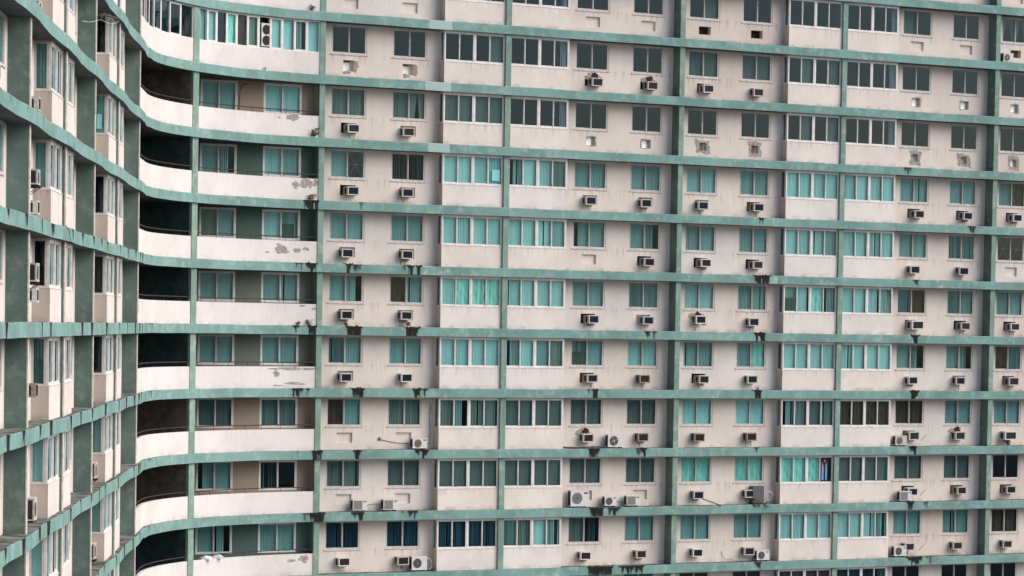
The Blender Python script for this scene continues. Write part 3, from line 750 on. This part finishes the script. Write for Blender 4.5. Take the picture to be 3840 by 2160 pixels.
# ------------------------------------------------------------------ window air conditioners
def XF(x, y, z): return (x, y, z)                # local frame: x along the wall, y into the wall, z up
def ac_proto(casing, coil):
    c = MB(); w, h, d = .60, .405, .36
    c.box(XF, -w / 2, w / 2, -d, .2, 0, h, 0, 0, 'f')
    for a in ((-w / 2, w / 2, 0, .045), (-w / 2, w / 2, h - .035, h)): c.box(XF, a[0] - .004, a[1] + .004, -d - .012, -d + .02, a[2] - .003, a[3] + .003)
    for x in (-w / 2, w / 2 - .04): c.box(XF, x - .003, x + .043, -d - .0115, -d + .019, .045, h - .035)
    c.box(XF, -w / 2 - .012, w / 2 + .012, -d + .02, -.02, h + .0005, h + .012)
    g = MB(); g.box(XF, -w / 2 + .035, w / 2 - .035, -d + .004, -d + .03, .04, h - .03)
    for k in range(13): g.box(XF, -w / 2 + .05 + k * .041, -w / 2 + .056 + k * .041, -d - .002, -d + .0035, .045, h - .035)
    lvs = []
    for sg in (-1, 1):
        lv = MB(); lvs.append(lv)
        x = sg * (w / 2 + .003)
        lv.poly([(x, -d * .62, .06), (x, -.03, .06), (x, -.03, h - .06), (x, -d * .62, h - .06)])
        for k in range(5):
            y = -.05 - k * .04; x2 = sg * (w / 2 + .007)
            lv.poly([(x2, y, .07), (x2, y - .012, .07), (x2, y - .012, h - .07), (x2, y, h - .07)])
    return (c, casing), (g, coil), (lvs[0], 'lv'), (lvs[1], 'lv')
def thing(name, loc, rz, label, cat, group=None):
    r = bpy.data.objects.new(name, None); COL.objects.link(r); r.location = loc; r.rotation_euler = (0, 0, rz)
    return tag(r, label, cat, group)
PROT = {}
def parts(key, spec, names):                     # make once, then copies share mesh data
    def put(root):
        if key not in PROT: PROT[key] = None; lst = []
        else: lst = PROT[key]
        if PROT[key] is None:
            for (mb, mm), nm in zip(spec(), names):
                o = mb.build(nm, [M[q] for q in (mm if isinstance(mm, tuple) else (mm,))]); lst.append(o); o.parent = root
            PROT[key] = lst
        else:
            for o in lst:
                c = o.copy(); COL.objects.link(c); c.parent = root
    return put
ORD = ['topmost', 'second', 'third', 'fourth', 'fifth', 'sixth', 'seventh', 'eighth', 'ninth', 'tenth', 'eleventh']
CNAME = ['first column right of curved balconies', 'second column right of curved balconies', 'column just right of first white bay',
         'column just left of middle green pier', 'column just right of middle green pier', 'column just left of second white bay',
         'column just right of second white bay', 'column just left of rightmost green pier', 'column at right edge of photo']
def ordn(i): return ORD[i] + (' from top' if i else '')
ANGM = DA; ANGL = EA + pi
for ci in range(9):
    col = sorted([a for a in ac_spots if a[1] == ci], key=lambda a: -a[0])
    for i, (l, _, s, code) in enumerate(col):
        coil = {'n': 'c_navy', 'b': 'c_brown', 'k': 'c_char'}[code[1]]
        casing = 'ac_brown' if code[1] == 'b' and R_() < .4 else 'ac_white' if R_() < .25 else 'ac_beige'
        cn = {'n': 'navy grilled', 'b': 'brown grilled', 'k': 'charcoal grilled'}[code[1]]
        if 'X' in code: cn = 'oversized ' + cn
        r = thing('window_air_conditioner', WM(s, .75, l * H + .335 + U(-.015, .02) + (.1 if code == 'Rnp' else 0)), ANGM + radians(U(-2.5, 2.5)),
                  f'{cn} window air conditioner, {ordn(i)}, {CNAME[ci]}', 'air conditioner', 'window air conditioners under the windows')
        if 'X' in code: r.scale = (1.3, 1.25, 1.12)
        elif code[1] == 'k' and l in (-1, -2): r.scale = (1.1, 1.0, 1.08)
        r.rotation_euler.x = radians(U(-1.5, 2.5)); r.rotation_euler.y = radians(U(-1.2, 1.2))
        parts(('ac', casing, coil), lambda: ac_proto(casing, coil), ('casing', 'coil_grille', 'side_louvre', 'side_louvre'))(r)
WA = 'second fin from the left'
wing_ac = [  # (s, floor, z, coil, casing, label)
    (15.35, 2, .30, 'c_char', 'ac_beige', 'white box air conditioner beside leftmost tall green fin, third slab from top left'),
    (15.35, 1, .22, 'c_char', 'ac_white', 'white window air conditioner under a bracketed unit, upper of two beside left fin'),
    (15.35, 0, .60, 'c_char', 'ac_white', 'white window air conditioner just below the bracketed unit at mid height, left wing'),
    (15.35, -1, .75, 'c_brown', 'ac_brown', 'small brown window air conditioner beside left green fin, below mid height'),
    (4.95, 2, .42, 'c_char', 'ac_white', 'pale air conditioner end peeping past second white bay corner, upper left wing'),
    (4.95, 1, .42, 'c_char', 'ac_white', 'pale air conditioner end against second green fin, just above middle stained band'),
    (4.95, -1, .42, 'c_char', 'ac_white', 'pale air conditioner end against second green fin, just below middle stained band'),
    (-15.3, -3, .30, 'c_char', 'ac_white', 'air conditioner with dark grille in front of third green fin, lower left wing'),
    (25.2, 2, .42, 'c_char', 'ac_white', 'cut off air conditioner at left photo edge, uppermost'),
    (25.2, 1, .42, 'c_char', 'ac_white', 'cut off air conditioner at left photo edge, second from top'),
    (25.2, -2, .45, 'c_char', 'ac_beige', 'cut off air conditioner at left photo edge, lowest'),
]
for s, l, z, coil, casing, lab in wing_ac:
    r = thing('window_air_conditioner', WL(s, .75, l * H + z), ANGL, lab, 'air conditioner', 'air conditioners on the left wing')
    parts(('ac', casing, coil), lambda: ac_proto(casing, coil), ('casing', 'coil_grille', 'side_louvre', 'side_louvre'))(r)

# ------------------------------------------------------------------ split condenser units on the ledges
def disc(b, cx, cz, r, y, mi=0, n=22):
    b.poly([(cx + r * cos(2 * pi * k / n), y, cz + r * sin(2 * pi * k / n)) for k in range(n)], mi)
def ring(b, cx, cz, r, y, th, mi=0, n=22):
    for k in range(n):
        a, c = 2 * pi * k / n, 2 * pi * (k + 1) / n
        b.poly([(cx + q * cos(x), y, cz + q * sin(x)) for q, x in ((r - th, a), (r, a), (r, c), (r - th, c))], mi)
def condenser(w, h, d, fan, casing, grille, mark):
    c = MB(); c.box(XF, -w / 2, w / 2, 0, d, .05, h); c.box(XF, -w / 2 - .006, w / 2 + .006, -.006, d + .006, h - .03, h + .006)
    c.box(XF, -w / 2 - .004, w / 2 + .004, -.004, d + .004, .05, .09)
    fts = []
    for x in (-w * .33, w * .33): ft = MB(); fts.append(ft); ft.box(XF, x - .03, x + .03, -.01, d + .01, 0, .0495)
    g = MB(); cx = -w * .14
    fr_ = min(h * .36, w * .28)
    cens = [(cx, h * .54)] if fan != 'twin' else [(0, h * .29), (0, h * .74)]
    if fan == 'twin': fr_ = h * .205
    if fan == 'square':
        g.box(XF, cx - w * .30, cx + w * .30, -.010, .004, h * .16, h * .92)
        for k in range(9): g.box(XF, cx - w * .29, cx + w * .29, -.016, -.0105, h * .18 + k * h * .083, h * .20 + k * h * .083)
    else:
        for x, z in cens:
            disc(g, x, z, fr_, -.012)
            for q in (1, .8, .6, .4): ring(g, x, z, fr_ * q, -.016 - .004 * (1 - q), .012, 1)
            for k in range(4 if fan == 'hub' else 0):
                a = k * pi / 2 + .4; u, v = cos(a), sin(a)
                g.poly([(x + fr_ * .2 * u, -.0135, z + fr_ * .2 * v), (x + fr_ * .85 * u - .05 * v, -.0135, z + fr_ * .85 * v + .05 * u), (x + fr_ * .85 * u + .05 * v, -.0135, z + fr_ * .85 * v - .05 * u)], 1)
            disc(g, x, z, fr_ * .18, -.021, 2 if fan == 'hub' else 1)
    sc = MB(); sc.box(XF, -w / 2 - .012, -w / 2 - .0065, .05, d - .03, .10, h - .05)
    for k in range(8): sc.box(XF, -w / 2 - .018, -w / 2 - .0125, .055, d - .035, .12 + k * (h - .2) / 8, .135 + k * (h - .2) / 8)
    out = [(c, casing), (g, (grille, 'c_char' if grille != 'c_char' else 'c_grey', 'ac_white')), (fts[0], 'lv'), (fts[1], 'lv'), (sc, 'c_char')]
    if mark:
        mk = MB(); mk.box(XF, w * .24, w * .44, -.008, .002, h * .80, h * .88); out.append((mk, mark))
    return out
CG = 'split condenser units on the ledges'
CONDS = [ # frame, s0, s1, floor, h, depth of front, fan, casing, grille, mark, label
 (WM, 5.25, 6.04, -2, .54, .33, 'round', 'ac_white', 'c_grey', 'ink', 'white split condenser on ledge beside first bay, wired to a grey plate'),
 (WM, 2.05, 2.81, -3, .56, .33, 'square', 'ac_white', 'c_grey', 'ink', 'white square grilled condenser, left of a pair under two teal windows'),
 (WM, 3.70, 4.48, -3, .56, .33, 'square', 'ac_white', 'c_grey', 'ink', 'white square grilled condenser, right of a pair under two teal windows'),
 (WM, 5.30, 6.14, -4, .72, .33, 'round', 'ac_white', 'c_char', 'ac_beige', 'round fan condenser under navy windows, touching a window air conditioner'),
 (WM, 16.38, 17.32, -2, .68, .33, 'hub', 'ac_white', 'c_char', None, 'grey condenser with large dark fan between two window air conditioners'),
 (WM, 14.25, 15.28, -3, .86, .33, 'round', 'ac_white', 'c_grey', 'ink', 'largest white condenser, left of three on the ledge near middle pier'),
 (WM, 16.25, 16.94, -3, .53, .33, 'round', 'ac_white', 'c_char', 'blue', 'small round fan condenser, middle of three on the ledge'),
 (WM, 17.55, 18.33, -3, .55, .33, 'square', 'ac_white', 'c_grey', 'ink', 'square grilled condenser, right of three on the ledge'),
 (WM, 34.36, 35.13, -2, .55, .33, 'round', 'ac_beige', 'c_grey', None, 'beige condenser on ledge under brown curtained windows right of second bay'),
 (WM, 34.75, 35.52, -3, .55, .33, 'square', 'ac_white', 'c_grey', 'blue', 'square grilled condenser overlapping a window air conditioner right of second bay'),
 (WM, 34.45, 35.25, -4, .58, .33, 'round', 'ac_white', 'c_char', 'blue', 'round fan condenser with blue badge right of second bay, near photo bottom'),
 (WM, 25.58, 26.36, -4, .56, .33, 'round', 'ac_white', 'c_char', 'blue', 'round fan condenser with blue badge just left of second bay, near bottom'),
 (WM, 41.10, 41.75, 5, .52, .33, 'hub', 'ac_white', 'c_char', None, 'condenser with dark fan by brown hole at upper right photo edge'),
]
for fr, s0, s1, l, h, dep, fan, cs, gr, mk, lab in CONDS:
    r = thing('condenser_unit', fr((s0 + s1) / 2, dep, l * H + .012), ANGM + radians(U(-2, 2)), lab, 'condenser', CG)
    w = s1 - s0
    for o, nm in zip(condenser(w, h, .30, fan, cs, gr, mk), ('casing', 'fan_grille', 'foot', 'foot', 'side_coil', 'badge')):
        mm = o[1] if isinstance(o[1], tuple) else (o[1],)
        x = o[0].build(nm, [M[q] for q in mm]); x.parent = r
# twin fan unit standing in the glazed balcony
r = thing('condenser_unit', PT(-3.08, .15, 4 * H + 1.10), _a0 + 3.08 / RAD - pi / 2 + pi, 'tall white condenser with two dark fans inside the glazed balcony', 'condenser', CG)
r.rotation_euler.z = math.atan2(*(Vector(PT(-2.9, .15, 0)) - Vector(PT(-3.3, .15, 0))).yx[:2]) if False else math.atan2((Vector(PT(-2.9, .15, 0)) - Vector(PT(-3.3, .15, 0))).y, (Vector(PT(-2.9, .15, 0)) - Vector(PT(-3.3, .15, 0))).x)
for o, nm in zip(condenser(.56, 1.13, .30, 'twin', 'ac_white', 'c_brown', None), ('casing', 'fan_grille', 'foot', 'foot', 'side_coil')):
    mm = o[1] if isinstance(o[1], tuple) else (o[1],)
    x = o[0].build(nm, [M[q] for q in mm]); x.parent = r
# bracketed condensers of the wing
for s, l, z, h, lab, br in ((15.4, 1, 1.05, .50, 'condenser on dark wall bracket beside left green fin, second slab above middle', 1), (15.4, 0, 1.16, .60, 'large condenser on dark wall bracket at mid height, left wing', 1),
                        (15.4, 3, .012, .55, 'white condenser on ledge at top left corner beside white bay', 0), (15.4, -2, .012, .72, 'white condenser standing on lower left ledge beside big white bay', 0),
                        (4.9, -2, .25, .70, 'white slatted condenser against second green fin, lower left wing', 1), (-4.9, -2, .2, .62, 'condenser half hidden behind second fin, upper of two in lower left wing', 1),
                        (-4.9, -3, .2, .62, 'condenser half hidden behind second fin, lower of two in lower left wing', 1)):
    r = thing('condenser_unit', WL(s, .75 - .37, l * H + z), ANGL, lab, 'condenser', CG)
    sp = condenser(.76, h, .28, 'round', 'ac_beige', 'c_char', None)
    for o, nm in zip(sp, ('casing', 'fan_grille', 'foot', 'foot', 'side_coil')):
        mm = o[1] if isinstance(o[1], tuple) else (o[1],)
        x = o[0].build(nm, [M[q] for q in mm]); x.parent = r
    if br:
        k = MB()
        for x in (-.28, .28): k.box(XF, x - .02, x + .02, -.05, .42, -.04, -.001); k.tube([(x, .40, -.32), (x, .0, -.03)], .014)
        y = k.build('wall_bracket', [M['lv']]); y.parent = r
# ribbed coil casing with hose
r = thing('condenser_unit', WM(25.62, .36, -3 * H + .03), ANGM, 'dark ribbed condenser back to front on ledge, white hose coiled beside it', 'condenser', CG)
c = MB(); c.box(XF, -.34, .34, 0, .34, .04, .93)
for k in range(22): c.box(XF, -.345, .345, -.006, .0, .06 + k * .039, .078 + k * .039)
o = c.build('casing', [M['ribbed']]); o.parent = r
o = MB(); o.box(XF, -.37, .37, -.03, .36, 0, .0395); o = o.build('foot', [M['lv']]); o.parent = r

# ------------------------------------------------------------------ cables, hoses, pipes
def line(name, pts, rad, mm, lab, cat, group=None):
    b = MB(); b.tube(pts, rad, 0, 6); o = b.build(name, [M[mm]]); tag(o, lab, cat, group); return o
def arcpts(fr, a, c, dep, sag, n=10):
    return [fr(a[0] + (c[0] - a[0]) * i / n, dep, a[1] + (c[1] - a[1]) * i / n - sag * sin(pi * i / n)) for i in range(n + 1)]
z = -2 * H
line('cable', arcpts(WM, (3.72, z + .48), (5.3, z + .30), .73, .06), .012, 'cable', 'thin dark cable from grey wall plate to white condenser left of first bay', 'cable')
b = MB(); b.blob(WM, 3.62, .50, .24, .22, .744, 0, z); b.box(WM, 3.58, 3.66, .72, .745, .46, .54, z, 1)
tag(b.build('wall_plate', [M['cement'], M['lv']]), 'small grey cable plate patched into wall under two closed teal windows', 'cable plate')
line('cable', [WM(6.0, .5, z + .3)] + [WM(6.36 + .02 * sin(k), .70, z + .25 + k * .25) for k in range(9)], .012, 'cable', 'dark cable running up wall beside first bay from white condenser', 'cable')
line('cable', arcpts(WM, (2.8, -9 + .26), (3.72, -9 + .28), .45, -.08), .018, 'cable', 'bundled dark cable linking the pair of square grilled condensers', 'cable')
line('cable', arcpts(WM, (16.94, -9 + .30), (17.6, -9 + .26), .45, .05), .02, 'cable', 'dark cable between middle and right condenser of three', 'cable')
line('cable', [WM(6.1, .42, -12 + .62), WM(6.3, .40, -12 + .62), WM(6.42, .4, -12 + .45), WM(6.42, .4, -12 + .2), WM(6.3, .4, -12 + .08)], .022, 'cablel', 'pale looped hose right of round fan condenser under navy windows', 'hose')
hp = [WM(26.33 + .22 * cos(a), .40 + .02 * sin(3 * a), -9 + .42 + .24 * sin(a)) for a in [i * .35 for i in range(40)]]
line('hose_coil', hp, .024, 'cablel', 'white hose coiled in a loop beside dark ribbed condenser', 'hose')
line('drain_pipe', [WM(22.15, .38, -9 + .34), WM(22.9, .10, -9 + .06), WM(23.05, -.05, -9 - .02)], .034, 'pipe', 'brown drain pipe slanting from air conditioner onto ledge right of middle pier', 'drain pipe', 'brown drain pipes')
line('drain_pipe', [WM(25.28, .36, -9 + .34), WM(25.8, .0, -9 + .0), WM(26.0, -.07, -9 - .13)], .034, 'pipe', 'brown drain pipe slanting in front of dark ribbed condenser', 'drain pipe', 'brown drain pipes')
line('drain_pipe', [WM(26.0, .3, -9 + .05), WM(26.45, .28, -9 + .22), WM(26.52, .28, -9 + .40)], .03, 'cable', 'black bent pipe on ledge at foot of second bay', 'drain pipe')
for l, lab in ((-2, 'small curled cable on wall left of lower right pier, upper'), (-3, 'small curled cable on wall left of lower right pier, middle'), (-4, 'small curled cable on wall left of lower right pier, lower')):
    line('cable', [WM(36.75 - .35 * (1 - cos(a)), .735, l * H + .62 - .30 * a / 1.5 * 1.0 + .06 * sin(2 * a)) for a in [i * .16 for i in range(11)]], .009, 'cable', lab, 'cable')
line('cable', [WM(23.62, .73, -12 + .55), WM(23.68, .72, -12 + .3), WM(23.85, .66, -12 + .12), WM(24.6, .3, -12 + .03), WM(25.2, .2, -12 + .02)], .010, 'cable', 'thin cable trailing along ledge between two air conditioners near bottom', 'cable')
line('cable', [WM(13.75, .35, -6 + .06), WM(14.6, .3, -6 + .04), WM(15.4, .32, -6 + .08), WM(16.3, .36, -6 + .06)], .04, 'cable', 'thick black conduit lying on ledge left of grey fan condenser', 'cable')
# wires strung off the wing near the top
for q in range(4):
    z4 = 3 * H
    line('wire', arcpts(WL, (5.3, z4 + 1.05 + .16 * q), (-.02, z4 + 1.62 + .05 * q), .10, .05 + .05 * q, 8) + arcpts(WL, (-.3, z4 + 1.68 + .05 * q), (-8.0, z4 + 2.42 + .03 * q), -.02 - .03 * q, .10, 10), .008, 'cablel' if q < 1 else 'cable', ['lowest', 'second lowest', 'third lowest', 'topmost'][q] + ' of the thin wires strung across the upper left fin', 'wire', 'wires across the upper left fin')
line('conduit', [WL(-.1, -.03, z4 + 1.72), WL(-.9, -.06, z4 + 1.95), WL(-1.8, -.04, z4 + 2.0), WL(-7.6, .02, z4 + 2.50)], .045, 'cable', 'dark bundled conduit hanging under slab right of second fin, top left', 'conduit')
line('cable', [WL(11.2, .0, 3 + .05), WL(11.2, -.12, 3 - .1), WL(10.9, -.16, 3 - .5), WL(11.2, -.05, 3 - .62)], .014, 'cable', 'dark cable loop hanging off the stained band on left wing', 'cable')
line('cable', [WM(-4.05 + .01 * k, .70, 9 + 1.0 + .22 * k) for k in range(6)] + [WM(-3.85, .70, 9 + 2.35), WM(-3.6, .7, 9 + 2.40)], .016, 'cable', 'dark cable hanging between two windows on topmost open balcony', 'cable')

# ------------------------------------------------------------------ small things: weeds, flag, cloths, box
def weed(p, sc, n, lab, brown=False):
    b = MB()
    for k in range(n):
        a = U(0, 2 * pi); r = U(.1, 1) * sc; hh = U(.2, 1) * sc
        q = Vector(p) + Vector((r * .6 * cos(a), r * .45 * sin(a), hh))
        if k % 3 == 0: b.tube([p, Vector(p) * .5 + q * .5 + Vector((0, 0, hh * .2)), q], .006, 0, 4)
        for _ in range(3):
            u = Vector((U(-1, 1), U(-1, 1), U(-.4, 1))).normalized() * sc * .16; v = u.cross(Vector((U(-1, 1), U(-1, 1), U(-1, 1)))).normalized() * sc * .07
            c = q + Vector((U(-1, 1), U(-1, 1), U(-.5, .5))) * sc * .15
            b.poly([c - u, c + v, c + u, c - v], 0)
    o = b.build('weed', [M['dirt' if brown else 'leaf']]); tag(o, lab, 'weed', 'weeds on the ledges'); return o
WG = [(PT(-.62, .04, 5 * H), .30, 22, 'reddish dry weed on top band above glazed balcony', 1), (PT(-.40, .04, 3 * H), .42, 22, 'leggy green weed at right end of topmost open balcony', 0),
      (PT(-.6, .04, 2 * H + .0), .26, 26, 'dark bushy weed on band under second open balcony, right end', 0), (PT(-.55, .03, 0), .28, 26, 'dark bushy weed at right end of middle balcony band', 0),
      (PT(-1.15, .05, 0), .2, 18, 'small dry weed left of bushy weed on middle balcony band', 1), (PT(-3.2, .03, 4 * H), .16, 10, 'tiny weed on band beneath glazed balcony', 1),
      (WM(1.6, .5, 0), .22, 24, 'dry debris tuft on ledge under first column right of balconies', 1), (WM(4.95, .5, 0), .26, 26, 'dry debris tuft on ledge under second column right of balconies', 1),
      (WM(25.5, .5, -3), .22, 18, 'withered weed on stained ledge left of second bay', 1), (WM(42.0, .4, -6), .3, 30, 'heap of dry leaves on ledge at right photo edge', 1)]
for p, sc, n, lab, br in WG: weed(p, sc, n, lab, br)
# dirt heaps along the stained ledges belong to the slab's ledge
b = MB()
for l, s, w, k in [x for x in STAINS if x[3] >= .85 and x[1] > -2 and x[0] <= 1]:
    for q in range(7):
        a = s + U(-1.2, 1.2) * (w + .12); r = U(.03, .07)
        p = Vector(PT(a, U(.02, .22), l * H)); pts = []
        for kk in range(6): pts.append(p + Vector((cos(kk * pi / 3) * r * U(.7, 1.5), sin(kk * pi / 3) * r, 0)))
        tip = p + Vector((U(-.02, .02), 0, r * U(.6, 1.3)))
        for kk in range(6): b.poly([pts[kk], pts[(kk + 1) % 6], tip], 0)
o = b.build('ledge_dirt', [M['dirt']], bld); o['kind'] = 'stuff'
# flag behind the last pane of the second bay
fl = MB(); zb = -3 * H; s0 = 29.52; w = .52; z1 = 2.40; z0 = 1.22; dd = .36
def fd(s, z): return dd + .02 * sin((s - s0) * 14) * (1 - (z - z0) / 1.3)
for i in range(5):
    a, c = s0 + w * i / 5, s0 + w * (i + 1) / 5
    fl.qz(WM, [(a, fd(a, z0), z0), (c, fd(c, z0), z0), (c, fd(c, z1), z1), (a, fd(a, z1), z1)], zb, 1 if i % 2 == 0 else 0)
fl.qz(WM, [(s0, dd - .024, z1), (s0 + w, dd - .024, z1), (s0 + w / 2, dd - .024, z1 - .46)], zb, 2)
st_ = []
for k in range(10):
    a = pi / 2 + k * pi / 5; r = .085 if k % 2 == 0 else .034
    st_.append((s0 + w / 2 + r * cos(a), dd - .027, z1 - .15 + r * sin(a)))
fl.qz(WM, st_, zb, 0)
tag(fl.build('flag', [M['fwhite'], M['fblue'], M['red']]), 'blue and white striped flag with red star triangle hanging behind a bay window', 'flag')
def lump(name, p, sx, sy, sz, mm, lab, cat, group=None, parent=None):
    b = MB(); nu, nv = 12, 7; ph = U(0, 6)
    def P_(i, j):
        a = 2 * pi * i / nu; e = pi / 2 * j / nv; k = 1 + .16 * sin(3 * a + ph) + .1 * sin(5 * a - ph + j)
        return (p[0] + sx * k * cos(a) * cos(e), p[1] + sy * k * sin(a) * cos(e), p[2] + sz * sin(e) * (1 + .15 * sin(2 * a + ph)))
    for i in range(nu):
        for j in range(nv): b.poly([P_(i, j), P_(i + 1, j), P_(i + 1, j + 1), P_(i, j + 1)], 0)
    o = b.build(name, [M[mm]]); tag(o, lab, cat, group); return o
lump('cloth_bundle', PT(-6.55, .16, -4 * H + 1.03), .36, .12, .15, 'fwhite', 'left of two white cloth bundles on lowest balcony parapet', 'cloth')
lump('cloth_bundle', PT(-5.75, .16, -4 * H + 1.03), .33, .12, .17, 'fwhite', 'right of two white cloth bundles on lowest balcony parapet', 'cloth')
b = MB(); t0 = T_L + 2.0
for k in range(3): b.box(PT, t0 + k * .13, t0 + k * .13 + .11, .65, .85, 1.33, 1.62, -3 * H, 0)
b.box(PT, t0 - .03, t0 + .42, .60, .9, .0, 1.329, -3 * H, 1)
tag(b.build('storage_box', [M['ac_white'], M['lv']]), 'pale ribbed box on dark stand inside the lower dark curved balcony', 'storage box')

# ------------------------------------------------------------------ ground
g = MB(); g.poly([(-4000, -4000, 0), (4000, -4000, 0), (4000, 4000, 0), (-4000, 4000, 0)])
go = g.build('ground', [simple('city_ground', (.11, .12, .125), .95, 0, .4, .02)]); go['kind'] = 'structure'
